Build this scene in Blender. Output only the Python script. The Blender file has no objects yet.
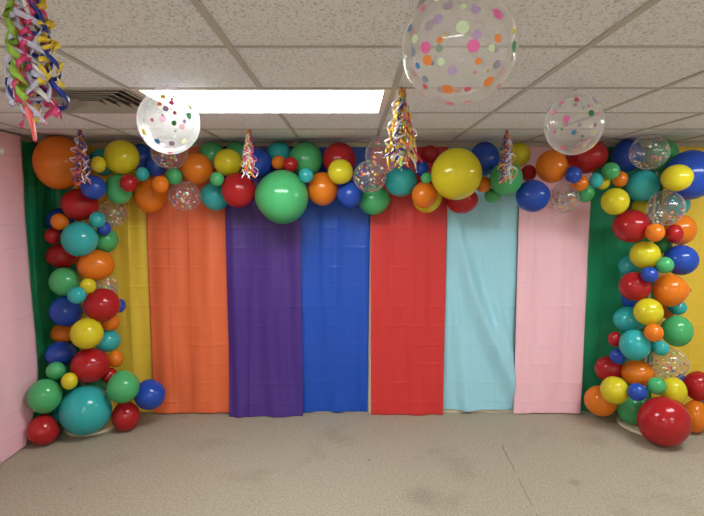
import bpy, bmesh, math, random
from mathutils import Vector, Matrix, noise
C = bpy.context.scene.collection
SC = bpy.context.scene
PI = math.pi
EXPOSURE = 1.08
CEIL, WALL, LWALL, RWALL, BWALL = 2.335, 4.35, -2.53, 5.5, -4.2

# ---------------------------------------------------------------- helpers
def srgb(r, g, b):
    f = lambda c: (c/255/12.92) if c/255 <= .04045 else ((c/255+.055)/1.055)**2.4
    return (f(r), f(g), f(b), 1)

def mat(name, col=(.8, .8, .8, 1), rough=.5, spec=.5, metal=0.0, coat=0.0):
    m = bpy.data.materials.new(name); m.use_nodes = True
    b = m.node_tree.nodes['Principled BSDF']
    b.inputs['Base Color'].default_value = col
    b.inputs['Roughness'].default_value = rough
    b.inputs['Specular IOR Level'].default_value = spec
    b.inputs['Metallic'].default_value = metal
    b.inputs['Coat Weight'].default_value = coat
    return m

def nodes(m): return m.node_tree.nodes, m.node_tree.links, m.node_tree.nodes['Principled BSDF']

def link(name, me, parent=None, loc=None):
    o = bpy.data.objects.new(name, me); C.objects.link(o)
    if parent: o.parent = parent
    if loc is not None: o.location = loc
    return o

def tag(o, label=None, cat=None, group=None, kind=None):
    if label: o['label'] = label
    if cat: o['category'] = cat
    if group: o['group'] = group
    if kind: o['kind'] = kind
    return o

def thing(name, loc, label, cat, group=None):
    return tag(link(name, None, None, loc), label, cat, group)

def mesh(name, verts, faces, mats, midx=None, smooth=False):
    me = bpy.data.meshes.new(name)
    me.from_pydata([tuple(v) for v in verts], [], faces)
    for m in (mats if isinstance(mats, (list, tuple)) else [mats]): me.materials.append(m)
    if midx: me.polygons.foreach_set('material_index', midx)
    if smooth: me.polygons.foreach_set('use_smooth', [True]*len(me.polygons))
    me.update()
    return me

def boxes(name, bs, m, parent=None, bev=0.0, loc=None):
    bm = bmesh.new()
    for (x0, x1, y0, y1, z0, z1) in bs:
        r = bmesh.ops.create_cube(bm, size=1)
        for v in r['verts']:
            v.co = Vector(((x0+x1)/2+v.co.x*(x1-x0), (y0+y1)/2+v.co.y*(y1-y0), (z0+z1)/2+v.co.z*(z1-z0)))
    if bev: bmesh.ops.bevel(bm, geom=bm.edges[:], offset=bev, segments=2, affect='EDGES')
    me = bpy.data.meshes.new(name); bm.to_mesh(me); bm.free(); me.materials.append(m)
    return link(name, me, parent, loc)

def lathe(prof, n=40, closed_top=True):
    vs, fs = [], []
    for (r, z) in prof:
        for k in range(n):
            a = 2*PI*k/n; vs.append((r*math.cos(a), r*math.sin(a), z))
    for i in range(len(prof)-1):
        for k in range(n):
            k2 = (k+1) % n
            fs.append((i*n+k, i*n+k2, (i+1)*n+k2, (i+1)*n+k))
    fs.append(tuple(range(n-1, -1, -1))); fs.append(tuple((len(prof)-1)*n+k for k in range(n)))
    return vs, fs

def tube(pts, r, n=10):
    vs, fs = [], []
    for i, p in enumerate(pts):
        d = (pts[min(i+1, len(pts)-1)]-pts[max(i-1, 0)]).normalized()
        a = d.orthogonal().normalized() if i == 0 else (a - d*a.dot(d)).normalized()
        b = d.cross(a)
        for k in range(n):
            t = 2*PI*k/n; vs.append(p+a*r*math.cos(t)+b*r*math.sin(t))
    for i in range(len(pts)-1):
        for k in range(n):
            k2 = (k+1) % n; fs.append((i*n+k, i*n+k2, (i+1)*n+k2, (i+1)*n+k))
    fs.append(tuple(range(n-1, -1, -1))); fs.append(tuple((len(pts)-1)*n+k for k in range(n)))
    return vs, fs

# ---------------------------------------------------------------- materials
def carpet_mat():
    m = mat('carpet', rough=.95, spec=.1); N, L, b = nodes(m)
    tc = N.new('ShaderNodeTexCoord')
    def nz(scale, detail=3, rough=.6):
        n = N.new('ShaderNodeTexNoise'); n.inputs['Scale'].default_value = scale
        n.inputs['Detail'].default_value = detail; n.inputs['Roughness'].default_value = rough
        L.new(tc.outputs['Object'], n.inputs['Vector']); return n
    fine, mid, big = nz(260, 2), nz(70, 3), nz(2.2, 4)
    r = N.new('ShaderNodeValToRGB'); r.color_ramp.elements[0].position = .3; r.color_ramp.elements[1].position = .72
    r.color_ramp.elements[0].color = CARPET_A; r.color_ramp.elements[1].color = CARPET_B
    mx = N.new('ShaderNodeMix'); mx.data_type = 'FLOAT'; mx.inputs[0].default_value = .5
    L.new(fine.outputs['Fac'], mx.inputs[2]); L.new(mid.outputs['Fac'], mx.inputs[3]); L.new(mx.outputs[0], r.inputs['Fac'])
    r2 = N.new('ShaderNodeValToRGB'); r2.color_ramp.elements[0].position = .28; r2.color_ramp.elements[1].position = .45
    r2.color_ramp.elements[0].color = (.86, .85, .84, 1); r2.color_ramp.elements[1].color = (1, 1, 1, 1)
    L.new(big.outputs['Fac'], r2.inputs['Fac'])
    mu = N.new('ShaderNodeMix'); mu.data_type = 'RGBA'; mu.blend_type = 'MULTIPLY'; mu.inputs[0].default_value = 1
    L.new(r.outputs['Color'], mu.inputs[6]); L.new(r2.outputs['Color'], mu.inputs[7])
    col = mu.outputs[2]
    for (sx, sy, r0, k) in ((.443, 3.03, .13, .80), (.121, 3.487, .014, .5), (1.456, 3.18, .05, .8), (-1.80, 3.105, .012, .5), (.60, 3.62, .06, .9), (1.60, 2.86, .09, .9)):
        ad = N.new('ShaderNodeVectorMath'); ad.operation = 'MULTIPLY_ADD'; ad.inputs[1].default_value = (r0*.9,)*3
        n2 = nz(.9/r0, 3); L.new(n2.outputs['Color'], ad.inputs[0]); L.new(tc.outputs['Object'], ad.inputs[2])
        ds = N.new('ShaderNodeVectorMath'); ds.operation = 'DISTANCE'; ds.inputs[1].default_value = (sx+r0*.45, sy+r0*.45, r0*.45)
        L.new(ad.outputs[0], ds.inputs[0])
        mr = N.new('ShaderNodeMapRange'); mr.inputs['From Min'].default_value = r0*.4; mr.inputs['From Max'].default_value = r0*1.1
        mr.inputs['To Min'].default_value = k; mr.inputs['To Max'].default_value = 1; L.new(ds.outputs['Value'], mr.inputs['Value'])
        m3 = N.new('ShaderNodeVectorMath'); m3.operation = 'SCALE'; L.new(col, m3.inputs[0]); L.new(mr.outputs[0], m3.inputs['Scale']); col = m3.outputs[0]
    L.new(col, b.inputs['Base Color'])
    bp = N.new('ShaderNodeBump'); bp.inputs['Strength'].default_value = .25; bp.inputs['Distance'].default_value = .002
    L.new(mx.outputs[0], bp.inputs['Height']); L.new(bp.outputs['Normal'], b.inputs['Normal'])
    return m

def tile_mat():
    m = mat('ceiling_tile', rough=.95, spec=.1); N, L, b = nodes(m)
    tc = N.new('ShaderNodeTexCoord'); mp = N.new('ShaderNodeMapping'); mp.inputs['Scale'].default_value = (1, .6, 1)
    L.new(tc.outputs['Object'], mp.inputs['Vector'])
    n = N.new('ShaderNodeTexNoise'); n.inputs['Scale'].default_value = 130; n.inputs['Detail'].default_value = 3; n.inputs['Roughness'].default_value = .55
    L.new(mp.outputs['Vector'], n.inputs['Vector'])
    r = N.new('ShaderNodeValToRGB'); r.color_ramp.elements[0].position = .34; r.color_ramp.elements[1].position = .48
    r.color_ramp.elements[0].color = TILE_PIT; r.color_ramp.elements[1].color = TILE
    L.new(n.outputs['Fac'], r.inputs['Fac']); L.new(r.outputs['Color'], b.inputs['Base Color'])
    bp = N.new('ShaderNodeBump'); bp.inputs['Strength'].default_value = .25; bp.inputs['Distance'].default_value = .002
    L.new(r.outputs['Color'], bp.inputs['Height']); L.new(bp.outputs['Normal'], b.inputs['Normal'])
    return m

def wall_mat():
    m = mat('wall_paint', WALLCOL, .7, .3); N, L, b = nodes(m)
    n = N.new('ShaderNodeTexNoise'); n.inputs['Scale'].default_value = 180
    bp = N.new('ShaderNodeBump'); bp.inputs['Strength'].default_value = .1; bp.inputs['Distance'].default_value = .002
    L.new(n.outputs['Fac'], bp.inputs['Height']); L.new(bp.outputs['Normal'], b.inputs['Normal'])
    return m

def cloth_mat(name, col, rough=.42, spec=.4):
    m = mat(name, col, rough, spec); N, L, b = nodes(m)
    tc = N.new('ShaderNodeTexCoord')
    n = N.new('ShaderNodeTexNoise'); n.inputs['Scale'].default_value = 9; n.inputs['Detail'].default_value = 4
    L.new(tc.outputs['Object'], n.inputs['Vector'])
    bp = N.new('ShaderNodeBump'); bp.inputs['Strength'].default_value = .25; bp.inputs['Distance'].default_value = .012
    L.new(n.outputs['Fac'], bp.inputs['Height']); L.new(bp.outputs['Normal'], b.inputs['Normal'])
    return m

def latex_mat(name, col):
    m = mat(name, col, .13, .5); N, L, b = nodes(m)
    tr = N.new('ShaderNodeBsdfTranslucent'); tr.inputs['Color'].default_value = col
    mx = N.new('ShaderNodeMixShader'); mx.inputs['Fac'].default_value = .25
    out = [n for n in N if n.type == 'OUTPUT_MATERIAL'][0]
    L.new(b.outputs[0], mx.inputs[1]); L.new(tr.outputs[0], mx.inputs[2]); L.new(mx.outputs[0], out.inputs['Surface'])
    return m

def clear_mat(name, haze0, haze1, tint):
    """thin clear latex film: see-through, mirror-like by Fresnel, a milky film that is thicker at grazing angles"""
    m = bpy.data.materials.new(name); m.use_nodes = True; N, L = m.node_tree.nodes, m.node_tree.links
    N.clear(); out = N.new('ShaderNodeOutputMaterial')
    tp = N.new('ShaderNodeBsdfTransparent'); tp.inputs['Color'].default_value = (.97, .97, .97, 1)
    gl = N.new('ShaderNodeBsdfGlossy'); gl.inputs['Roughness'].default_value = .08
    df = N.new('ShaderNodeBsdfDiffuse'); df.inputs['Color'].default_value = tint
    tl = N.new('ShaderNodeBsdfTranslucent'); tl.inputs['Color'].default_value = tint
    hz = N.new('ShaderNodeMixShader'); hz.inputs[0].default_value = .5
    L.new(df.outputs[0], hz.inputs[1]); L.new(tl.outputs[0], hz.inputs[2])
    lw = N.new('ShaderNodeLayerWeight'); lw.inputs['Blend'].default_value = .5
    pw = N.new('ShaderNodeMath'); pw.operation = 'POWER'; pw.inputs[1].default_value = 4
    L.new(lw.outputs['Facing'], pw.inputs[0])
    mr = N.new('ShaderNodeMapRange'); mr.inputs['To Min'].default_value = haze0; mr.inputs['To Max'].default_value = haze1
    L.new(pw.outputs[0], mr.inputs['Value'])
    m1 = N.new('ShaderNodeMixShader'); L.new(mr.outputs[0], m1.inputs[0]); L.new(tp.outputs[0], m1.inputs[1]); L.new(hz.outputs[0], m1.inputs[2])
    p5 = N.new('ShaderNodeMath'); p5.operation = 'POWER'; p5.inputs[1].default_value = 5; L.new(lw.outputs['Facing'], p5.inputs[0])
    fr = N.new('ShaderNodeMapRange'); fr.inputs['To Min'].default_value = .05; fr.inputs['To Max'].default_value = .5; L.new(p5.outputs[0], fr.inputs['Value'])
    m2 = N.new('ShaderNodeMixShader'); L.new(fr.outputs[0], m2.inputs[0]); L.new(m1.outputs[0], m2.inputs[1]); L.new(gl.outputs[0], m2.inputs[2])
    L.new(m2.outputs[0], out.inputs['Surface'])
    return m

def lens_mat():
    m = bpy.data.materials.new('light_lens'); m.use_nodes = True; N, L, b = nodes(m)
    b.inputs['Base Color'].default_value = (.9, .9, .9, 1)
    b.inputs['Emission Color'].default_value = LAMP; b.inputs['Emission Strength'].default_value = LAMP_POWER
    return m

CARPET_A, CARPET_B = srgb(124, 115, 99), srgb(194, 181, 160)
TILE, TILE_PIT = srgb(236, 240, 246), srgb(192, 194, 197)
WALLCOL = srgb(232, 222, 203)
LAMP = (.93, .98, 1, 1); LAMP_POWER = 10.0
M_CARPET, M_TILE, M_WALL, M_LENS = carpet_mat(), tile_mat(), wall_mat(), lens_mat()
M_GRID = mat('grid_paint', srgb(188, 187, 183), .5, .3)
M_WHITE = mat('white_enamel', srgb(225, 222, 215), .4, .4)
M_DUCT = mat('duct_dark', srgb(38, 36, 33), .8, .2)
M_LOUVER = mat('louver_grey', srgb(168, 164, 155), .5, .4)
M_SEAM = mat('seam_dark', srgb(62, 54, 46), .95, .1)
M_CREAM = mat('stand_cream', srgb(222, 208, 180), .5, .3)
CLOTH = {k: cloth_mat('plastic_'+k, srgb(*c)) for k, c in dict(
    pink=(243, 191, 203), green=(22, 136, 92), yellow=(226, 190, 62), orange=(226, 108, 66), purple=(72, 44, 128),
    blue=(26, 78, 182), red=(204, 52, 52), light_blue=(158, 213, 230)).items()}
LATEX = {k: latex_mat('latex_'+k, srgb(*c)) for k, c in dict(
    red=(188, 36, 42), orange=(240, 134, 34), yellow=(228, 214, 44), green=(84, 188, 118), teal=(58, 186, 188), blue=(42, 84, 190)).items()}
M_CLEAR = clear_mat('clear_film', .085, .75, (.9, .9, .9, 1))
M_POLKA = clear_mat('frosted_film', .25, .9, (.94, .94, .93, 1))
DOTCOL = dict(pink=(240, 120, 184), orange=(242, 146, 76), pale_green=(214, 236, 200), lilac=(192, 168, 214), sky=(72, 148, 212),
              green=(62, 150, 92), yellow=(240, 228, 90), rose=(222, 104, 130))
DOTS = [mat('dot_'+k, srgb(*c), .3, .4) for k, c in DOTCOL.items()]; DOTK = list(DOTCOL)
FLAKES = [mat('flake_'+k, srgb(*c), .4, .4) for k, c in dict(pink=(240, 130, 150), white=(240, 236, 225), teal=(60, 190, 190),
          orange=(240, 150, 80), yellow=(240, 225, 110), green=(90, 190, 120), red=(220, 70, 70), blue=(60, 110, 200)).items()]
RIB = {k: mat('ribbon_'+k, srgb(*c), .38, .5) for k, c in dict(
    pink=(226, 70, 130), coral=(250, 100, 96), yellow=(244, 214, 60), blue=(28, 54, 150), lilac=(206, 206, 236), green=(150, 190, 70),
    orange=(246, 160, 50), white=(238, 236, 232), purple=(110, 60, 150), brown=(150, 90, 70)).items()}

# ---------------------------------------------------------------- the room
def shell(name, b, m):
    return tag(boxes(name, [b], m), kind='structure')
shell('floor', (LWALL-.1, RWALL+.1, BWALL-.1, WALL+.1, -.1, 0), M_CARPET)
shell('wall_back', (LWALL-.1, RWALL+.1, WALL, WALL+.1, 0, CEIL+.1), M_WALL)
shell('wall_left', (LWALL-.1, LWALL, BWALL, WALL, 0, CEIL+.1), M_WALL)
shell('wall_right', (RWALL, RWALL+.1, BWALL, WALL, 0, CEIL+.1), M_WALL)
shell('wall_front', (LWALL-.1, RWALL+.1, BWALL-.1, BWALL, 0, CEIL+.1), M_WALL)

# suspended ceiling on a 2 ft grid; fixtures fill two cells
P, Q = .621, .602
XL = [.197+P*k for k in range(-5, 10)]; YL = [1.828+Q*k for k in range(-10, 6)]
def cells():
    xs = [LWALL]+[x for x in XL if LWALL+.02 < x < RWALL-.02]+[RWALL]
    ys = [BWALL]+[y for y in YL if BWALL+.02 < y < WALL-.02]+[WALL]
    return xs, ys
XS, YS = cells()
FIX = [(XL[i], YL[j]) for j in (11, 6, 1) for i in (3, 8)]
VENT = (XL[2], YL[11])
def occupied(cx, cy):
    if VENT[0] < cx < VENT[0]+P and VENT[1] < cy < VENT[1]+Q: return True
    return any(x < cx < x+2*P and y < cy < y+Q for x, y in FIX)
TB = .006                     # tiles sit this far above the face of the grid
vs, fs = [], []
for i in range(len(XS)-1):
    for j in range(len(YS)-1):
        if occupied((XS[i]+XS[i+1])/2, (YS[j]+YS[j+1])/2): continue
        x0, x1, y0, y1 = XS[i], XS[i+1], YS[j], YS[j+1]; z = CEIL+TB; n = len(vs)
        vs += [(x0, y0, z), (x1, y0, z), (x1, y1, z), (x0, y1, z), (x0, y0, z+.015), (x1, y0, z+.015), (x1, y1, z+.015), (x0, y1, z+.015)]
        fs += [(n, n+3, n+2, n+1), (n+4, n+5, n+6, n+7), (n, n+1, n+5, n+4), (n+1, n+2, n+6, n+5), (n+2, n+3, n+7, n+6), (n+3, n, n+4, n+7)]
tag(link('ceiling', mesh('ceiling', vs, fs, M_TILE)), kind='structure')
bars = []
for y in YS: bars.append((LWALL, RWALL, y-.005, y+.007, CEIL, CEIL+TB-.0005))
ysplit = YS
for x in XS:
    for j in range(len(YS)-1):
        cy = (YS[j]+YS[j+1])/2
        if any(fx+.1 < x < fx+2*P-.1 and fy < cy < fy+Q for fx, fy in FIX): continue
        bars.append((x-.012, x+.012, YS[j]+.007, YS[j+1]-.005, CEIL, CEIL+TB-.0005))
tag(boxes('trim_1', bars, M_GRID), kind='structure')
tag(boxes('wall_plenum', [(LWALL-.1, RWALL+.1, BWALL-.1, WALL+.1, CEIL+.16, CEIL+.2)], M_WALL), kind='structure')
tag(boxes('baseboard_back', [(-2.3, RWALL, WALL-.006, WALL, 0, .10)], M_CREAM), kind='structure')
# dark line where two widths of carpet meet
def seam():
    a, c = Vector((1.135, 3.72, 0)), Vector((1.078, 2.80, 0))
    random.seed(3); vs, fs = [], []
    N = 40
    for i in range(N+1):
        t = i/N; p = a.lerp(c, t); w = .0012+.0018*abs(noise.noise(Vector((t*9, 1, 0))))
        vs += [p+Vector((-w+.003*noise.noise(Vector((t*14, 5, 0))), 0, .0012)), p+Vector((w+.003*noise.noise(Vector((t*14, 5, 0))), 0, .0012))]
        if i and noise.noise(Vector((t*7, 8, 2))) > -.25: fs.append((2*i-2, 2*i-1, 2*i+1, 2*i))
    return mesh('trim_2', vs, fs, M_SEAM)
tag(link('trim_2', seam()), kind='structure')

# ---------------------------------------------------------------- ceiling fixtures
def light(x, y, label):
    t = thing('ceiling_light', (x+P, y+Q/2, CEIL), label, 'ceiling light', 'fluorescent ceiling lights')
    w, d = P-.013, Q/2-.009; fw, fx = .016, .034
    boxes('frame', [(-w, w, -d, -d+fw, -.002, .05), (-w, w, d-fw, d, -.002, .05), (-w, -w+fx, -d+fw, d-fw, -.002, .05), (w-fx, w, -d+fw, d-fw, -.002, .05),
                    (-w, w, -d, d, .05, .06)], M_WHITE, t)
    boxes('lens', [(-w+fx, w-fx, -d+fw, d-fw, .004, .01)], M_LENS, t)
for i, (x, y) in enumerate(FIX):
    light(x, y, ['lit fluorescent ceiling light above the orange and purple panels', 'lit fluorescent ceiling light just outside the frame above the column with the huge red balloon',
                 'lit fluorescent ceiling light behind the camera near the pink side wall', 'lit fluorescent ceiling light behind the camera away from the pink wall',
                 'lit fluorescent ceiling light far behind the camera near the pink side wall', 'lit fluorescent ceiling light far behind the camera away from the pink wall'][i])

v = thing('ceiling_vent', (VENT[0]+P/2, VENT[1]+Q/2, CEIL), 'square louvered metal air vent in the ceiling beside the lit light', 'vent')
h = Q/2-.013
boxes('frame', [(-h, h, -h, -h+.012, -.002, .02), (-h, h, h-.012, h, -.002, .02), (-h, -h+.012, -h+.012, h-.012, -.002, .02), (h-.012, h, -h+.012, h-.012, -.002, .02)], M_LOUVER, v)
boxes('duct', [(-h, h, -h, h, .13, .14), (-h, h, -h, -h+.01, .02, .13), (-h, h, h-.01, h, .02, .13), (-h, -h+.01, -h, h, .02, .13), (h-.01, h, -h, h, .02, .13)], M_DUCT, v)
for k in range(5):
    ro = h-.036-.050*k; ri = ro-.028; z0, z1 = -.004, .026
    vs = []
    for r, z in ((ro, z0), (ri, z1), (ri-.002, z1), (ro-.003, z0-.002)):
        vs += [(-r, -r, z), (r, -r, z), (r, r, z), (-r, r, z)]
    fs = []
    for a in range(4):
        for q in range(4):
            b = (a+1) % 4; fs.append((a*4+q, a*4+(q+1) % 4, b*4+(q+1) % 4, b*4+q))
    link('louver', mesh('louver', vs, fs, M_LOUVER), v)
boxes('center_plate', [(-.03, .03, -.03, .03, .0, .004)], M_LOUVER, v)

# ---------------------------------------------------------------- plastic tablecloths hung as backdrop panels
def cloth_obj(path, ztop, zbot, col, label, seed, name='plastic_tablecloth', amp=1.0, extra=None, bulge=.0, swing=None, nz=290, hem=.012):
    """path: function s in 0..1 -> (point, outward normal) on the floor plan; folds and fold creases are real displacement"""
    random.seed(seed); ph = [random.uniform(0, 9) for _ in range(8)]
    nx = 70; vs, fs = [], []
    vcre = [.26+random.uniform(-.05, .05), .5+random.uniform(-.06, .06), .76+random.uniform(-.05, .05)]
    for j in range(nz+1):
        t = j/nz
        for i in range(nx+1):
            s = i/nx
            zb = zbot+hem*.6*(noise.noise(Vector((s*4, seed, 3)))+.3)
            z = ztop+(zb-ztop)*t
            p, nrm = path(s, t)
            d = .0
            d += amp*.008*math.sin(2*PI*(2.2*s+.25*math.sin(2*t+ph[0]))+ph[1])*(.35+.8*t)
            d += amp*.004*math.sin(2*PI*(5.1*s+.3*math.sin(3*t+ph[2]))+ph[3])*(.5+.5*noise.noise(Vector((s*2, t*2, seed))))
            d += amp*.013*noise.noise(Vector((s*2.4+seed, t*2.1, 1.7)))
            d += amp*.006*noise.noise(Vector((s*9+seed, t*6, 4.7)))
            for c in vcre:
                e = (s-c)/.012; d += .0045*math.exp(-e*e)*(.4+noise.noise(Vector((c*9, t*3, seed)))**2*3)
            zz = (ztop-z)/.168; e = (zz-round(zz))*.168/.007
            k = .5+.9*noise.noise(Vector((s*3, round(zz)*1.7, seed)))
            d += .0040*math.exp(-e*e)*max(0, k)
            if t > .93: d += .006*(t-.93)/.07*math.sin(s*9+ph[4])
            d += bulge*max(0, t-.7)**2*11
            if extra: d += extra(s, t)
            off = Vector((0, 0, 0)) if not swing else swing(s, t)
            vs.append(Vector((p[0], p[1], z))+Vector((nrm[0], nrm[1], 0))*max(d, -.009)+off)
    for j in range(nz):
        for i in range(nx):
            a = j*(nx+1)+i; fs.append((a, a+nx+1, a+nx+2, a+1))
    o = link(name, mesh(name, vs, fs, CLOTH[col], smooth=True))
    so = o.modifiers.new('thickness', 'SOLIDIFY'); so.thickness = .0008; so.offset = 0
    return tag(o, label, 'tablecloth', 'plastic tablecloth backdrop panels')

def back(x0t, x1t, x0b, x1b, y=4.325, yt=None):
    def f(s, t):
        a, b = x0t+(x0b-x0t)*t, x1t+(x1b-x1t)*t
        return (a+(b-a)*s, y if yt is None else yt(s, t)), (0, -1)
    return f
ZT = 2.298
def lb_fold(s, t):           # the long slanting fold of the light blue panel
    d = 0
    for (c0, c1, h, w) in ((.06, 1.02, .026, .10), (.03, .30, .010, .06), (.40, 1.15, .008, .05)):
        c = c0+(c1-c0)*((t-.1)/.8)**1.7 if t > .1 else c0
        e = (s-c)/(w*(1+.7*t)); d += h*math.exp(-e*e)*(.5+min(1, t*1.5)) * (1 if e < 0 else math.exp(-e*e*.8))
    return d*1.7
def purple_fold(s, t):       # a hanging fold near one edge and a dent under the giant balloon
    d = .016*math.exp(-((s-.07-.05*t)/.06)**2)-.012*math.exp(-((s-.25-.04*math.sin(5*t))/.05)**2)*min(1, t*2)
    return d+.010*math.exp(-((s-.42)/.05)**2-((t-.16)/.05)**2)
cloth_obj(back(-2.345, -1.72, -2.345, -1.72, 4.328), ZT, .006, 'yellow', 'yellow plastic tablecloth panel between the green corner cloth and the orange panel', 11)
cloth_obj(back(-1.735, -1.04, -1.73, -1.04, 4.308), ZT, .008, 'orange', 'orange plastic tablecloth panel between the yellow and purple panels', 12)
cloth_obj(back(-1.062, -.43, -1.058, -.425, 4.288), ZT, .004, 'purple', 'purple plastic tablecloth panel between the orange and blue panels', 13, bulge=.045, amp=1.1, hem=0, extra=purple_fold)
cloth_obj(back(-.44, .155, -.44, .136, 4.328), ZT, .010, 'blue', 'royal blue plastic tablecloth panel between the purple and red panels', 14)
cloth_obj(back(.152, .80, .165, .79, 4.302), ZT, .004, 'red', 'red plastic tablecloth panel between the blue and light blue panels', 15, bulge=.022, hem=.004)
cloth_obj(back(.800, 1.41, .797, 1.41, 4.328), ZT, .026, 'light_blue', 'light blue plastic tablecloth panel with a long slanting fold', 16, extra=lb_fold)
cloth_obj(back(1.405, 2.005, 1.405, 1.99, 4.306), ZT, .006, 'pink', 'pink plastic tablecloth panel on the back wall between light blue and green panels', 17)
cloth_obj(back(1.985, 2.62, 1.975, 2.61, 4.328), ZT, .006, 'green', 'green plastic tablecloth panel on the back wall behind the column with the huge red balloon', 18)
cloth_obj(back(2.60, 3.26, 2.60, 3.26, 4.310), ZT, .006, 'yellow', 'yellow plastic tablecloth panel cropped by the picture edge, beside the huge blue balloon', 19)

def corner(s, t):            # green cloth: along the side wall, round the corner, on to the back wall
    y0 = 3.84; A = (LWALL+.028, y0); r = .06; cy, cx = 4.326, LWALL+.028
    l1 = cy-r-y0; l2 = PI/2*r; l3 = (-2.36)-(cx+r); q = s*(l1+l2+l3)
    if q < l1: return (cx, y0+q), (1, 0)
    if q < l1+l2:
        a = (q-l1)/r; return (cx+r-r*math.cos(a), cy-r+r*math.sin(a)), (math.cos(a), -math.sin(a))
    return (cx+r+q-l1-l2, cy), (0, -1)
cloth_obj(corner, ZT, .006, 'green', 'green plastic tablecloth in the room corner behind the column with the huge teal balloon', 20, amp=.8)

def side(s, t):              # pink cloth on the side wall, its foot drawn towards the room
    flare = max(0, (t-.78)/.22)
    y1 = 3.89-.19*flare**1.4; y0 = 2.35
    x = LWALL+.046+.030*t**2.2
    return (x, y0+(y1-y0)*s), (1, 0)
cloth_obj(side, CEIL-.008, .004, 'pink', 'pink plastic tablecloth covering the side wall', 21, amp=1.25, hem=0)

f = thing('wall_fitting', (LWALL+.060, 3.635, 2.185), 'small round white fitting on the pink side cloth near the ceiling', 'fitting')
vs, fs = lathe([(.034, 0), (.034, .006), (.030, .009)], 28)
rot = Matrix.Rotation(PI/2, 4, 'Y')
link('base', mesh('base', [rot@Vector(v) for v in vs], fs, M_WHITE, smooth=False), f)
vs, fs = lathe([(.022, .009), (.022, .018), (.016, .026), (.007, .029)], 28)
link('cap', mesh('cap', [rot@Vector(v) for v in vs], fs, M_WHITE, smooth=True), f)

# ---------------------------------------------------------------- stand of the garland
def stand(cx, cy, px, r, label):
    t = thing('garland_stand', (cx, cy, 0), label, 'stand', 'white garland stands')
    vs, fs = lathe([(r-.005, 0), (r, .006), (r, .016), (r-.007, .022)], 56)
    link('base', mesh('base', vs, fs, M_CREAM), t)
    vs, fs = tube([Vector((px-cx, 4.282-cy, z)) for z in (.02, .6, 1.2, 1.8, 2.22)], .010, 14)
    link('pole', mesh('pole', vs, fs, M_CREAM, smooth=True), t)
    vs, fs = tube([Vector((px-cx, 4.282-cy, .03)), Vector(((px-cx)*.95, .19, .03)), Vector(((px-cx)*.9, .12, .022))], .010, 12)
    link('foot', mesh('foot', vs, fs, M_CREAM, smooth=True), t)
stand(-2.14, 4.06, -2.255, .205, 'white stand base under the huge teal balloon')
stand(2.455, 4.06, 2.525, .240, 'white stand base under the dark green balloon beside the huge red one')

# ---------------------------------------------------------------- balloons
def frame_at(c):
    d = (Vector(c)-Vector((0, 0, 1.775))); d.z = 0; d.normalize()
    return Vector((d.y, -d.x, 0)), d, Vector((0, 0, 1))     # across, away, up

def body(c, rx, rz, tilt, neck, egg=.10, nu=36, nv=22, k=1.025):
    R, D, U = frame_at(c); t = math.radians(tilt)
    X = R*math.cos(t)+U*math.sin(t); Z = U*math.cos(t)-R*math.sin(t); ry = (rx+rz)/2
    a = neck.normalized(); b = a.orthogonal().normalized(); e = a.cross(b)
    vs, fs, pts = [], [], []
    for j in range(nv+1):
        th = PI*j/nv
        for i in range(nu if 0 < j < nv else 1):
            ph = 2*PI*i/nu
            s = math.cos(th); w = math.sin(th)
            w *= 1-egg*max(0, s)**1.3 ; s2 = s*(1+.05*max(0, s)**4)
            pts.append(a*s2+(b*math.cos(ph)+e*math.sin(ph))*w)
    for q in pts:
        vs.append(X*(q.dot(R)*rx*k)+D*(q.dot(D)*ry*(k-.02))+Z*(q.dot(U)*rz*k))
    def idx(j, i): return 0 if j == 0 else (1+(j-1)*nu+i % nu if j < nv else 1+(nv-1)*nu)
    for j in range(nv):
        for i in range(nu):
            if j == 0: fs.append((0, idx(1, i), idx(1, i+1)))
            elif j == nv-1: fs.append((idx(j, i), idx(nv, 0), idx(j, i+1)))
            else: fs.append((idx(j, i), idx(j+1, i), idx(j+1, i+1), idx(j, i+1)))
    return vs, fs, (X, D, Z, R, U, rx, ry, rz)

def surf(q, fr, k=1.0):
    X, D, Z, R, U, rx, ry, rz = fr
    return X*(q.dot(R)*rx*k)+D*(q.dot(D)*ry*k)+Z*(q.dot(U)*rz*k)

def knot(c, neck, r, fr, m, size=.011):
    a = neck.normalized(); base = surf(a*.99, fr)
    b = a.orthogonal().normalized(); e = a.cross(b)
    vs, fs = lathe([(size*1.5, 0), (size*.9, size*1.0), (size*.75, size*1.3), (size*1.1, size*1.5), (size*1.15, size*1.9), (size*.6, size*2.3)], 16)
    vs = [base+b*v[0]+e*v[1]+a*v[2] for v in vs]
    return mesh('knot', vs, fs, m, smooth=True)

def discs(fr, spots, k, seg=14):
    """spots: (unit direction, radius in m, slot, squash) laid on the film"""
    vs, fs, mi = [], [], []
    for q, r, slot, sq, ang in spots:
        b = q.orthogonal().normalized(); e = q.cross(b); n = len(vs); R = (fr[5]+fr[6]+fr[7])/3
        b, e = b*math.cos(ang)+e*math.sin(ang), e*math.cos(ang)-b*math.sin(ang)
        vs.append(surf(q, fr, k))
        for ring in (.5, 1):
            for i in range(seg):
                t = 2*PI*i/seg
                vs.append(surf((q+(b*math.cos(t)+e*math.sin(t)*sq)*(r*ring/R)).normalized(), fr, k))
        for i in range(seg):
            i2 = (i+1) % seg
            fs.append((n, n+1+i, n+1+i2)); fs.append((n+1+i, n+1+seg+i, n+1+seg+i2, n+1+i2)); mi += [slot, slot]
    return vs, fs, mi

def rdir():
    z = random.uniform(-1, 1); a = random.uniform(0, 2*PI); w = math.sqrt(1-z*z)
    return Vector((w*math.cos(a), w*math.sin(a), z))

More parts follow.
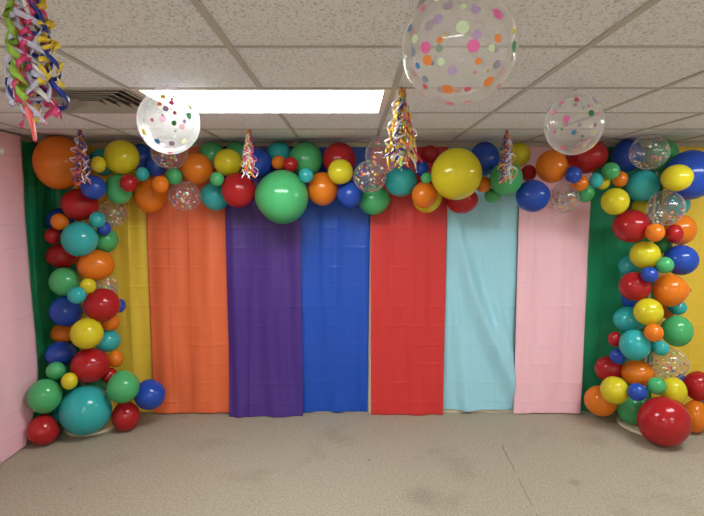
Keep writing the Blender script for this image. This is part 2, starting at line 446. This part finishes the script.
# dots of the nearest polka dot balloon as they lie on its near side: across, up, size, colour
NEAR = [(-.61, .67, .07, 'pink'), (-.34, .46, .085, 'lilac'), (.42, .80, .06, 'pink'), (.59, .48, .10, 'pink'), (-.53, .04, .10, 'pink'), (.22, .02, .105, 'pink'),
        (-.50, -.16, .09, 'orange'), (-.18, -.65, .105, 'orange'), (.49, -.56, .10, 'orange'), (-.61, -.78, .09, 'orange'), (.60, .11, .07, 'orange'), (-.30, .14, .055, 'orange'),
        (.30, -.22, .055, 'orange'), (.05, .31, .105, 'pale_green'), (.05, .62, .055, 'pale_green'), (-.71, .19, .075, 'pale_green'), (-.28, -.19, .065, 'pale_green'), (.50, -.03, .06, 'pale_green'),
        (-.33, .80, .09, 'pale_green'), (-.85, -.37, .08, 'pale_green'), (.24, .56, .08, 'lilac'), (.27, .19, .075, 'lilac'), (-.10, -.34, .08, 'lilac'), (.62, -.28, .04, 'lilac'),
        (-.81, .37, .07, 'sky'), (-.67, -.24, .055, 'sky'), (-.90, -.15, .05, 'sky'), (.82, .62, .07, 'green'), (.88, -.02, .09, 'green'), (.86, .22, .06, 'yellow'), (.74, .71, .06, 'yellow'),
        (-.14, -.92, .08, 'rose'), (-.55, -.59, .055, 'rose'), (.15, -.66, .06, 'rose'), (.16, -.90, .07, 'rose'), (.66, -.66, .06, 'rose')]

def make_balloon(n, col, x, y, z, rx, rz, tilt, label):
    c = (x, y, z); P0 = Vector(c)
    if col == 'polka':
        neck = Vector((0, 0, 1)); t = thing('polka_dot_balloon', c, label, 'balloon', 'polka dot balloons at the ceiling')
        vs, fs, fr = body(c, rx, rz, 0, neck, .05, 56, 36)
        random.seed(100+n); X, D, Z, R, U = fr[:5]
        spots = []
        def free(q, r): return all((q-s[0]).length > r+s[1]/.13+.05 for s in spots)
        if rx > .13 and y < 2:
            for (a, b, r, k) in NEAR:
                Dv = (P0-Vector((0, 0, 1.775))).normalized(); Uv = R.cross(Dv); q = R*a+Uv*b-Dv*math.sqrt(max(.03, 1-a*a-b*b)); spots.append((q.normalized(), r*.135, DOTK.index(k), 1, 0))
        tries = 0; want = 62 if y < 2 else 56
        while len(spots) < want and tries < 4000:
            tries += 1; q = rdir(); r = random.choice((.045, .06, .08, .095, .11))
            if y < 2 and q.dot(P0-Vector((0, 0, 1.775))) < .3: continue
            if free(q, r): spots.append((q, r*.13, random.randrange(len(DOTS)), 1, 0))
        dv, df, dm = discs(fr, spots, 1.030)
        o = len(vs); mi = [0]*len(fs)+[1+i for i in dm]
        link('film', mesh('film', vs+dv, fs+[tuple(i+o for i in q) for q in df], [M_POLKA]+DOTS, mi, True), t)
        kn = link('knot', knot(c, neck, rx, fr, M_POLKA, .009), t)
        return t
    if col == 'conf':
        neck = Vector((0, .6, .8)); t = thing('confetti_balloon', c, label, 'balloon', 'clear confetti balloons')
        vs, fs, fr = body(c, rx, rz, 0, neck, .06, 44, 28)
        link('film', mesh('film', vs, fs, M_CLEAR, smooth=True), t)
        random.seed(300+n); sparse = 'sparse' in label; spots = []
        for _ in range(26 if sparse else 100):
            q = rdir()
            if q.z > .3 and random.random() < .5: q.z = -q.z
            spots.append((q, random.uniform(.006, .0125)*(1.25 if sparse else 1), random.choice((0, 0, 1, 1, 2, 3, 3, 4, 5, 6, 7)), random.uniform(.5, 1), random.uniform(0, 3)))
        dv, df, dm = discs(fr, spots, 1.008, 8)
        tag(link('confetti', mesh('confetti', dv, df, FLAKES, dm, True), t), 'loose coloured paper confetti stuck inside the film', kind='stuff')
        return t
    core = Vector((x*.97, 4.16, z)) if z < 1.9 and abs(x) > 1.9 else Vector((x, 4.12, 2.06))
    if z < 1.9: core.x = -2.17 if x < 0 else 2.44
    neck = core-P0+Vector((0, .10, 0))
    if 'knot showing, against' in label: neck = Vector((.95, -.2, .05))
    if 'pear-shaped' in label: neck = Vector((.55, .35, .75))
    egg = .16 if 'pear' in label else .09
    vs, fs, fr = body(c, rx, rz, tilt, neck, egg)
    o = tag(link('balloon', mesh('balloon', vs, fs, LATEX[col], smooth=True), None, c), label, 'balloon', 'latex balloons of the garland')
    if 'knot showing, against' in label: link('knot', knot(c, neck, rx, fr, LATEX[col], .012), o)
    return o

# colour, x, y, z, half width, half height, tilt, label
BALLOONS = [
    ('orange', -2.236, 3.943, 2.132, 0.172, 0.199, 0, 'very large orange balloon filling the garland corner behind a ribbon tassel'),
    ('yellow', -1.866, 3.803, 2.109, 0.053, 0.058, 0, 'small yellow balloon next to the tassel that hangs before the very large orange balloon'),
    ('yellow', -1.745, 3.925, 2.172, 0.125, 0.127, 0, 'big yellow balloon at the garland top, above the yellow panel'),
    ('blue', -1.911, 3.801, 1.941, 0.086, 0.088, 0, 'blue balloon just under the tassel that covers the very large orange balloon'),
    ('green', -1.794, 3.960, 1.936, 0.098, 0.114, 0, 'green balloon under the big yellow one, with a small red balloon on its edge'),
    ('teal', -2.003, 4.157, 2.159, 0.101, 0.107, 0, 'teal balloon mostly hidden behind small and big yellow balloons above the yellow panel'),
    ('blue', -1.695, 4.153, 2.191, 0.104, 0.110, 0, 'dark blue balloon half hidden behind the big yellow balloon at the garland top'),
    ('blue', -1.543, 4.064, 2.120, 0.081, 0.081, 0, 'blue balloon under the clear confetti balloon that the lit polka dot balloon overlaps'),
    ('red', -1.669, 3.847, 1.976, 0.060, 0.064, 0, 'small red balloon on the edge of a green one below the big yellow balloon'),
    ('teal', -1.586, 3.904, 2.046, 0.049, 0.052, 0, 'small teal balloon between a small red balloon and a blue one at the garland top'),
    ('orange', -1.624, 4.129, 1.891, 0.127, 0.136, 0, 'orange balloon with a small orange balloon in front, hanging over the orange panel edge'),
    ('orange', -1.441, 3.870, 1.967, 0.061, 0.065, 0, 'small orange balloon resting on the upper side of a larger orange balloon'),
    ('green', -1.379, 3.994, 2.035, 0.062, 0.065, 0, 'small green balloon under the confetti balloon behind the lit polka dot balloon'),
    ('orange', -1.222, 4.070, 2.102, 0.121, 0.120, 0, 'orange balloon at the garland top, beside the two clear confetti balloons above the orange panel'),
    ('conf', -1.321, 4.052, 1.885, 0.124, 0.114, 0, 'clear confetti balloon hanging over the top of the orange panel'),
    ('green', -1.126, 4.160, 2.215, 0.101, 0.102, 0, 'dark green balloon behind the yellow one over the orange panel'),
    ('yellow', -0.962, 4.010, 2.142, 0.106, 0.103, 0, 'yellow balloon beside the tassel that hangs over the purple panel'),
    ('green', -1.015, 3.870, 2.007, 0.051, 0.052, 0, 'small green balloon between a yellow, a teal and a red balloon over the orange panel'),
    ('teal', -1.101, 4.138, 1.887, 0.113, 0.116, 0, 'teal balloon hanging lowest over the join of the orange and purple panels'),
    ('red', -0.872, 3.955, 1.928, 0.128, 0.132, 0, 'red balloon directly under the tassel over the purple panel, next to the giant green one'),
    ('blue', -0.731, 4.062, 2.143, 0.101, 0.108, 0, 'blue balloon beside the tassel, above the giant green balloon'),
    ('teal', -0.588, 4.169, 2.232, 0.096, 0.087, 0, 'dark teal balloon behind the small orange and red pair above the giant green one'),
    ('green', -0.928, 4.175, 2.233, 0.087, 0.087, 0, 'dark green balloon hidden behind the tassel over the purple panel'),
    ('orange', -0.573, 4.037, 2.144, 0.054, 0.054, 0, 'small orange balloon touching a small red one above the giant green balloon'),
    ('red', -0.470, 3.965, 2.123, 0.057, 0.057, 0, 'small red balloon touching a small orange one above the giant green balloon'),
    ('green', -0.367, 4.123, 2.172, 0.131, 0.141, 0, 'tall green balloon against the ceiling above a tiny teal balloon and the blue panel'),
    ('teal', -0.344, 3.875, 2.034, 0.055, 0.055, 0, 'small teal balloon between the giant green balloon and an orange one'),
    ('green', -0.536, 3.933, 1.874, 0.197, 0.203, 0, 'giant green balloon, largest of the garland top, over the purple and blue panels'),
    ('orange', -0.232, 4.040, 1.941, 0.118, 0.130, 0, 'orange balloon over the blue panel, right beside the giant green balloon'),
    ('red', -0.101, 4.083, 2.172, 0.126, 0.132, 0, 'dark red balloon against the ceiling behind a bright yellow one above the blue panel'),
    ('yellow', -0.087, 3.889, 2.062, 0.093, 0.093, 0, 'bright yellow balloon in front of the dark red one above the blue panel'),
    ('blue', -0.016, 3.983, 1.894, 0.095, 0.104, 0, 'blue balloon hanging before the blue panel under the bright yellow balloon'),
    ('green', 0.177, 4.139, 1.855, 0.124, 0.120, 0, 'green balloon hanging over the join of the blue and red panels'),
    ('conf', 0.134, 3.889, 2.027, 0.121, 0.119, 0, 'clear confetti balloon above the green balloon at the join of the blue and red panels'),
    ('teal', 0.384, 4.040, 1.998, 0.125, 0.116, 0, 'teal balloon under the bright tassel, above the red panel'),
    ('red', 0.629, 4.176, 2.225, 0.068, 0.067, 0, 'small red balloon near the ceiling beside the giant yellow balloon'),
    ('blue', 0.546, 4.023, 2.093, 0.054, 0.061, 0, 'small blue balloon above a tiny green one beside the giant yellow balloon'),
    ('green', 0.561, 3.881, 2.015, 0.041, 0.041, 0, 'tiny green balloon on top of the bright orange one beside the giant yellow balloon'),
    ('orange', 0.555, 3.940, 1.890, 0.095, 0.099, 0, 'bright orange balloon hanging over the red panel, before a yellow one'),
    ('yellow', 0.605, 4.141, 1.863, 0.112, 0.108, 0, 'yellow balloon showing as a rim behind the bright orange one over the red panel'),
    ('yellow', 0.767, 3.790, 2.038, 0.180, 0.186, 0, 'giant yellow balloon, largest yellow of the garland top, over the light blue panel'),
    ('red', 0.877, 4.091, 1.854, 0.121, 0.107, 0, 'red balloon peeking out under the giant yellow balloon before the light blue panel'),
    ('blue', 1.059, 4.134, 2.181, 0.112, 0.133, 0, 'dark blue balloon between the giant yellow balloon and the tassel over the light blue panel'),
    ('orange', 1.031, 4.034, 1.975, 0.061, 0.062, 0, 'small orange balloon wedged between the giant yellow balloon and a green one'),
    ('green', 1.113, 4.062, 1.889, 0.061, 0.057, 0, 'small green balloon hanging under a bigger green one over the light blue panel'),
    ('green', 1.172, 3.922, 2.013, 0.120, 0.124, 0, 'green balloon right behind the lower end of the tassel over the light blue panel'),
    ('yellow', 1.333, 4.142, 2.213, 0.091, 0.094, 0, 'yellow balloon near the ceiling partly behind the tassel over the light blue panel'),
    ('red', 1.400, 4.092, 2.067, 0.060, 0.064, 0, 'small red balloon between an orange and a green balloon over the pink back panel'),
    ('blue', 1.388, 3.938, 1.882, 0.123, 0.122, 0, 'blue balloon hanging over the join of the light blue and pink panels'),
    ('orange', 1.534, 3.970, 2.106, 0.115, 0.124, 0, 'orange balloon over the pink back panel beside a large red one'),
    ('red', 1.855, 4.091, 2.192, 0.155, 0.128, 18, 'large red balloon partly behind the frosted polka dot balloon over the pink back panel'),
    ('blue', 1.655, 3.854, 2.036, 0.058, 0.061, 0, 'small blue balloon under the large red one that the frosted polka dot balloon overlaps'),
    ('orange', 1.737, 3.922, 1.980, 0.059, 0.060, 0, 'small orange balloon half behind a small blue one over the pink back panel'),
    ('green', 1.853, 4.088, 1.914, 0.072, 0.077, 0, 'small green balloon hanging lowest at the join of the pink and green back panels'),
    ('teal', 1.842, 3.887, 1.997, 0.048, 0.054, 0, 'tiny teal balloon between small green and orange ones atop the green back panel'),
    ('yellow', 1.952, 4.004, 1.988, 0.049, 0.054, 0, 'tiny yellow balloon half hidden behind a tiny teal one over the green back panel'),
    ('green', 1.967, 3.922, 2.070, 0.064, 0.064, 0, 'small green balloon above a small orange one and below the large red balloon'),
    ('orange', 2.066, 3.972, 2.013, 0.055, 0.061, 0, 'small orange balloon between a small green and a big teal balloon'),
    ('yellow', 2.021, 3.938, 1.840, 0.099, 0.101, 0, 'yellow balloon before the green back panel, above the topmost red balloon of the column'),
    ('conf', 1.673, 4.043, 1.871, 0.105, 0.117, 0, 'clear confetti balloon hanging before the top of the pink back panel'),
    ('blue', 2.201, 4.140, 2.205, 0.113, 0.126, 0, 'dark blue balloon against the ceiling behind the clear confetti balloon by the corner'),
    ('green', 2.475, 4.130, 2.208, 0.116, 0.123, 0, 'green balloon behind the clear ceiling confetti balloon, beside the huge blue one'),
    ('blue', 2.553, 3.895, 2.038, 0.170, 0.183, 0, 'huge blue balloon high against the cropped yellow panel'),
    ('teal', 2.265, 4.019, 1.965, 0.119, 0.120, 0, 'big teal balloon under the clear ceiling confetti balloon, beside a yellow oval one'),
    ('yellow', 2.342, 3.716, 2.005, 0.102, 0.094, 12, 'yellow oval balloon in front of the huge blue one'),
    ('conf', 2.374, 3.876, 1.790, 0.126, 0.128, 0, 'clear confetti balloon at the top of the column, below the yellow oval balloon'),
    ('teal', 2.625, 4.142, 1.823, 0.091, 0.100, 0, 'teal balloon seen through and behind the clear confetti balloon below the yellow oval one'),
    ('yellow', 2.347, 4.176, 1.791, 0.064, 0.073, 0, 'olive yellow balloon sliver behind the red and confetti balloons at the column top'),
    ('red', 2.194, 4.009, 1.648, 0.133, 0.127, 0, 'large red balloon at the column top before the green back panel'),
    ('orange', 2.277, 3.833, 1.607, 0.065, 0.068, 0, 'small orange balloon between the large red balloon and a small red one'),
    ('red', 2.467, 3.902, 1.595, 0.058, 0.069, 0, 'small red balloon in front of an orange one at the column top'),
    ('orange', 2.591, 4.032, 1.620, 0.111, 0.117, 0, 'orange balloon behind a small red one, against the cropped yellow panel'),
    ('green', 2.542, 4.152, 1.491, 0.063, 0.069, 0, 'dark green balloon sliver below the small orange and small red balloons'),
    ('yellow', 2.289, 3.969, 1.427, 0.106, 0.105, 0, 'yellow balloon below the large red one at the column top'),
    ('blue', 2.594, 4.006, 1.382, 0.121, 0.118, 0, 'large blue balloon against the cropped yellow panel, beside a small light green one'),
    ('teal', 2.271, 4.142, 1.320, 0.086, 0.086, 0, 'dull teal balloon behind the yellow and red balloons, before the green back panel'),
    ('green', 2.369, 3.839, 1.360, 0.059, 0.062, 0, 'small light green balloon between a yellow and the large blue balloon'),
    ('blue', 2.267, 3.858, 1.284, 0.059, 0.059, 0, 'small blue balloon on the red balloon below a yellow one in the column'),
    ('red', 2.234, 3.988, 1.175, 0.114, 0.112, 0, 'red balloon below a small blue one, before the green back panel'),
    ('orange', 2.496, 3.955, 1.149, 0.120, 0.125, 0, 'big orange balloon with its knot showing, against the cropped yellow panel'),
    ('blue', 2.301, 4.164, 1.043, 0.069, 0.074, 0, 'blue balloon sliver under the red one, before the green back panel'),
    ('yellow', 2.294, 3.892, 0.990, 0.101, 0.104, 0, 'yellow balloon between the red and the big orange balloon with its knot showing'),
    ('teal', 2.632, 4.068, 0.990, 0.065, 0.060, 0, 'small teal balloon under the big orange balloon with its knot showing'),
    ('orange', 2.620, 4.182, 0.939, 0.057, 0.062, 0, 'dark orange balloon sliver behind the yellow one under the big orange balloon'),
    ('teal', 2.247, 4.076, 0.890, 0.114, 0.105, 0, 'dull teal balloon above the bright teal one, before the green back panel'),
    ('green', 2.586, 3.989, 0.816, 0.112, 0.122, 0, 'big light green balloon against the cropped yellow panel'),
    ('orange', 2.286, 3.795, 0.851, 0.065, 0.067, 0, 'small orange balloon between the bright teal and the big light green balloon'),
    ('red', 2.137, 4.065, 0.731, 0.051, 0.061, 0, 'small red balloon next to the bright teal one, before the green back panel'),
    ('teal', 2.211, 3.906, 0.724, 0.109, 0.119, 0, 'bright teal balloon in the middle of the lower column'),
    ('teal', 2.401, 3.887, 0.705, 0.059, 0.057, 0, 'small bright teal balloon below the small orange and big light green balloons'),
    ('blue', 2.146, 4.023, 0.600, 0.061, 0.063, 0, 'small blue balloon under a small red one, before the green back panel'),
    ('conf', 2.516, 3.956, 0.565, 0.135, 0.121, 0, 'clear confetti balloon under the big light green balloon'),
    ('red', 2.149, 4.152, 0.454, 0.112, 0.106, 0, 'dark red balloon behind a yellow one near the foot of the green back panel'),
    ('orange', 2.311, 4.023, 0.461, 0.120, 0.103, 0, 'orange balloon under the bright teal one, above a small blue balloon'),
    ('orange', 2.082, 4.137, 0.185, 0.126, 0.123, 0, 'orange balloon beside the pink back panel foot, just above the carpet'),
    ('yellow', 2.102, 3.965, 0.339, 0.103, 0.108, 0, 'yellow balloon in front of the orange one near the carpet'),
    ('blue', 2.202, 3.826, 0.375, 0.067, 0.067, 0, 'small blue balloon between two yellow balloons above the big red floor balloon'),
    ('green', 2.338, 3.804, 0.433, 0.063, 0.065, 0, 'small light green balloon beside a yellow one above the big red floor balloon'),
    ('yellow', 2.502, 3.861, 0.370, 0.094, 0.107, 0, 'yellow balloon right above the big red floor balloon'),
    ('red', 2.779, 3.982, 0.368, 0.100, 0.117, 0, 'red balloon above an orange one beside the big red floor balloon'),
    ('blue', 2.739, 4.132, 0.370, 0.038, 0.045, 0, 'tiny blue balloon glimpsed between the confetti balloon and a red one'),
    ('green', 2.300, 4.054, 0.152, 0.112, 0.126, 0, 'dark green balloon standing on the white stand base'),
    ('red', 2.353, 3.720, 0.188, 0.175, 0.183, -25, 'huge red balloon resting on the carpet at the column foot'),
    ('orange', 2.744, 3.943, 0.132, 0.093, 0.128, 0, 'orange balloon on the carpet beside the huge red one'),
    ('teal', 2.951, 4.108, 0.178, 0.048, 0.056, 0, 'teal balloon sliver at the picture edge between red and orange balloons'),
    ('red', -2.098, 3.955, 1.817, 0.129, 0.119, 0, 'large red balloon below the very large orange one'),
    ('conf', -1.909, 4.082, 1.751, 0.103, 0.114, 0, 'clear confetti balloon before the yellow panel beside the large red balloon'),
    ('blue', -2.357, 4.126, 1.687, 0.098, 0.101, 0, 'dark blue balloon behind a small orange one below the large red balloon'),
    ('orange', -2.240, 3.921, 1.686, 0.063, 0.063, 0, 'small orange balloon in front of a dark blue one'),
    ('red', -2.344, 3.997, 1.572, 0.058, 0.063, 0, 'small red balloon beside the large teal one, before the green side cloth'),
    ('teal', -2.061, 3.857, 1.556, 0.125, 0.129, 0, 'large teal balloon in the upper column near the pink side wall'),
    ('teal', -1.933, 3.881, 1.701, 0.057, 0.061, 0, 'small teal balloon at the upper edge of the large teal one'),
    ('blue', -1.929, 3.970, 1.632, 0.050, 0.054, 0, 'small blue balloon tucked under a small teal one'),
    ('green', -1.989, 4.103, 1.534, 0.098, 0.099, 0, 'green balloon behind the large teal one, before the yellow panel'),
    ('red', -2.313, 4.066, 1.412, 0.120, 0.098, 0, 'dark red balloon under the large teal one, before the green side cloth'),
    ('orange', -2.010, 3.986, 1.345, 0.128, 0.118, 0, 'orange balloon under the large teal one, before the yellow panel'),
    ('green', -2.255, 3.972, 1.214, 0.111, 0.112, 15, 'green balloon between a dark red and a blue one, before the green side cloth'),
    ('yellow', -2.028, 3.881, 1.194, 0.057, 0.059, 0, 'small yellow balloon between the orange, green and red balloons'),
    ('conf', -2.013, 4.134, 1.152, 0.092, 0.098, 0, 'clear confetti balloon peeking out between an orange and a red balloon'),
    ('teal', -2.061, 3.777, 1.139, 0.063, 0.063, 0, 'small teal balloon in front of a green and a blue one'),
    ('blue', -2.257, 3.972, 0.978, 0.119, 0.116, 0, 'blue balloon under the small teal one, before the green side cloth'),
    ('red', -1.960, 3.950, 1.035, 0.128, 0.127, 0, 'red balloon beside a blue one, before the yellow panel'),
    ('blue', -1.908, 4.121, 0.996, 0.052, 0.057, 0, 'small blue balloon peeking out behind a red one before the yellow panel'),
    ('orange', -1.956, 4.061, 0.873, 0.068, 0.070, 0, 'small orange balloon under the red one, beside the yellow panel'),
    ('yellow', -2.031, 3.837, 0.833, 0.114, 0.115, 0, 'yellow balloon in the middle of the column, above a red one'),
    ('orange', -2.366, 4.099, 0.772, 0.089, 0.079, 0, 'dark orange balloon half hidden behind the yellow one, before the green side cloth'),
    ('teal', -1.996, 4.083, 0.714, 0.098, 0.089, 0, 'teal balloon behind the yellow one, beside the yellow panel'),
    ('blue', -2.322, 3.974, 0.633, 0.109, 0.098, 0, 'blue balloon above a small light green one, before the green side cloth'),
    ('red', -2.066, 3.928, 0.555, 0.138, 0.134, 0, 'large red balloon above the huge teal floor balloon'),
    ('orange', -1.938, 4.083, 0.562, 0.059, 0.067, 0, 'small orange balloon beside the lower large red one'),
    ('red', -1.981, 4.057, 0.429, 0.060, 0.064, 0, 'small red balloon between the large red and a green one'),
    ('green', -2.281, 3.831, 0.543, 0.067, 0.067, 0, 'small light green balloon below a blue one, beside the pink side cloth'),
    ('yellow', -2.139, 3.758, 0.486, 0.056, 0.063, 0, 'small bright yellow balloon above the huge teal balloon'),
    ('green', -2.323, 3.745, 0.374, 0.117, 0.127, 0, 'green balloon stacked on a red one beside the pink side cloth'),
    ('green', -1.795, 3.890, 0.392, 0.118, 0.122, 0, 'green balloon above a red one, beside the huge teal balloon'),
    ('blue', -1.648, 4.037, 0.275, 0.118, 0.118, 0, 'blue balloon against the foot of the orange panel'),
    ('teal', -2.086, 3.871, 0.215, 0.186, 0.187, 20, 'huge teal balloon at the column foot near the carpet'),
    ('red', -2.339, 3.724, 0.116, 0.104, 0.113, 30, 'pear-shaped red balloon on the carpet by the pink side cloth'),
    ('red', -1.826, 3.977, 0.120, 0.105, 0.117, 0, 'red balloon on the carpet between the huge teal and a blue balloon'),
    ('green', -2.112, 4.108, 0.336, 0.078, 0.080, 0, 'dark green balloon sliver behind the huge teal and large red balloons'),
    ('teal', -2.369, 4.028, 0.116, 0.071, 0.074, 0, 'teal balloon sliver between a green, a red and the huge teal balloon'),
    ('polka', 0.264, 1.301, 2.172, 0.138, 0.133, 0, 'big clear polka dot balloon floating at the ceiling, nearest of them'),
    ('polka', -0.813, 2.312, 2.166, 0.130, 0.139, 0, 'polka dot balloon glowing against the lit ceiling light'),
    ('polka', 1.017, 2.385, 2.168, 0.126, 0.137, 0, 'frosted polka dot balloon at the ceiling above the large red balloon'),
    ('conf', 0.218, 3.704, 2.167, 0.121, 0.128, 0, 'clear balloon with sparse dots at the ceiling, behind the bright tassel'),
    ('conf', 2.203, 3.840, 2.203, 0.131, 0.126, 0, 'clear confetti balloon at the ceiling in front of green and dark blue ones'),
    ('conf', -1.381, 3.917, 2.208, 0.132, 0.121, 0, 'clear confetti balloon at the ceiling just behind the glowing polka dot balloon'),
]
for n, b in enumerate(BALLOONS): make_balloon(n, *b)

# ---------------------------------------------------------------- ribbon tassels hanging from the ceiling grid
def ribbon(r0, r1, L, turns, curl, phase, width, col, parent, ang):
    """one curling ribbon: a loose spiral whose loops grow towards its free end"""
    N = 84; vs, fs = [], []; pts = []; sg = 1 if turns > 0 else -1; turns = abs(turns)
    j1, j2 = random.uniform(0, 6), random.uniform(.4, 1.1); q = random.uniform(0, 6.28); e1, e2 = Vector((math.cos(q), math.sin(q), 0)), Vector((-math.sin(q), math.cos(q), 0)); fl = random.uniform(.3, .8)
    for i in range(N+1):
        s = i/N; rr = r0+(r1-r0)*s**1.1; a = ang+1.1*s*sg
        cr = curl*min(1, .3+s*1.5)*(.75+.35*math.sin(5*s+j1))
        w = sg*2*PI*turns*(s+.10*math.sin(4*s*j2+j1))+phase
        pts.append((Vector((rr*math.cos(a), rr*math.sin(a), -L*(s+.03*math.sin(w+j1)*s)))+e1*(cr*math.cos(w))+e2*(cr*fl*math.sin(w)), w))
    for i in range(N+1):
        s = i/N; T = (pts[min(i+1, N)][0]-pts[max(i-1, 0)][0]).normalized(); w = pts[i][1]
        rad = e1*math.cos(w)+e2*(fl*math.sin(w))+Vector((0, 0, .4*math.sin(w*.37+j1)))
        W = T.cross(rad).normalized()*width*.5*min(1, .4+s*4)
        p = pts[i][0]; vs += [p-W, p+W]
        if i: fs.append((2*i-2, 2*i-1, 2*i+1, 2*i))
    o = link('ribbon', mesh('ribbon', vs, fs, RIB[col], smooth=True), parent)
    so = o.modifiers.new('thickness', 'SOLIDIFY'); so.thickness = .0006
    return o

def tassel(x, y, L, r, n, width, curl, cols, seed, label, r0=.010, tails=(), tr=(2.6, 4.4)):
    t = thing('ribbon_tassel', (x, y, CEIL), label, 'ribbon tassel', 'curled ribbon tassels hung from the ceiling')
    random.seed(seed)
    vs, fs = lathe([(.006, 0), (.010, -.006), (.009, -.018), (.011, -.026)], 16)
    link('tie', mesh('tie', vs, [tuple(reversed(q)) for q in fs], RIB[cols[0]], smooth=True), t)
    for k in range(n):
        ll = L*random.choice((1, .97, .94, .9, .86, .8, .7))
        ribbon(r0, r*random.uniform(.1, 1), ll*.97, random.uniform(*tr)*random.choice((1, -1)), curl*random.uniform(.5, 1.15),
               random.uniform(0, 6.28), width*random.uniform(.75, 1.15), cols[k % len(cols)], t, 2*PI*k*.381966)
    for (col, ll, rr, a) in tails:
        ribbon(r0, rr, ll, 1.3, curl*.6, 1.0, width*1.1, col, t, a)
    return t
tassel(-.772, 1.26, .352, .078, 42, .0125, .025, ['pink', 'blue', 'lilac', 'yellow', 'white', 'blue', 'pink', 'green', 'lilac', 'pink', 'white', 'yellow', 'orange'], 5,
       'large ribbon tassel hanging before the ceiling vent, nearest of all', .026, [('coral', .395, .03, -2.2)], (3.6, 5.6))
tassel(.232, 2.42, .385, .105, 30, .0105, .032, ['yellow', 'white', 'blue', 'pink', 'yellow', 'white', 'green', 'orange', 'white', 'yellow'], 6,
       'bright yellow and pink ribbon tassel hanging over the red panel')
tassel(-1.905, 3.64, .40, .066, 28, .0095, .034, ['brown', 'coral', 'blue', 'white', 'brown', 'purple', 'orange', 'lilac', 'blue'], 7,
       'ribbon tassel hanging before the very large orange balloon')
tassel(-.725, 3.64, .355, .062, 26, .009, .033, ['pink', 'lilac', 'orange', 'white', 'yellow', 'blue', 'pink', 'white'], 8,
       'pastel ribbon tassel hanging over the purple panel')
tassel(1.09, 3.64, .385, .068, 26, .009, .034, ['orange', 'brown', 'lilac', 'yellow', 'purple', 'white', 'blue', 'orange'], 9,
       'orange and grey ribbon tassel hanging over the light blue panel')

# ---------------------------------------------------------------- camera, world, output
cam = bpy.data.cameras.new('camera'); cam.sensor_width = 36; cam.lens = 36*510/704
co = bpy.data.objects.new('camera', cam); C.objects.link(co)
co.location = (0, 0, 1.775); co.rotation_euler = (PI/2-math.atan(48/510), 0, 0)
cam.clip_start = .02
SC.camera = co
w = bpy.data.worlds.new('world'); SC.world = w; w.use_nodes = True
w.node_tree.nodes['Background'].inputs[0].default_value = (.5, .48, .45, 1); w.node_tree.nodes['Background'].inputs[1].default_value = .3
vs_ = SC.view_settings; vs_.view_transform = 'Standard'; vs_.look = 'None'; vs_.gamma = 1; vs_.use_curve_mapping = False; vs_.exposure = EXPOSURE
SC.cycles.max_bounces = 14; SC.cycles.transparent_max_bounces = 24; SC.cycles.diffuse_bounces = 6; SC.cycles.use_denoising = True
SC.cycles.sample_clamp_indirect = 8
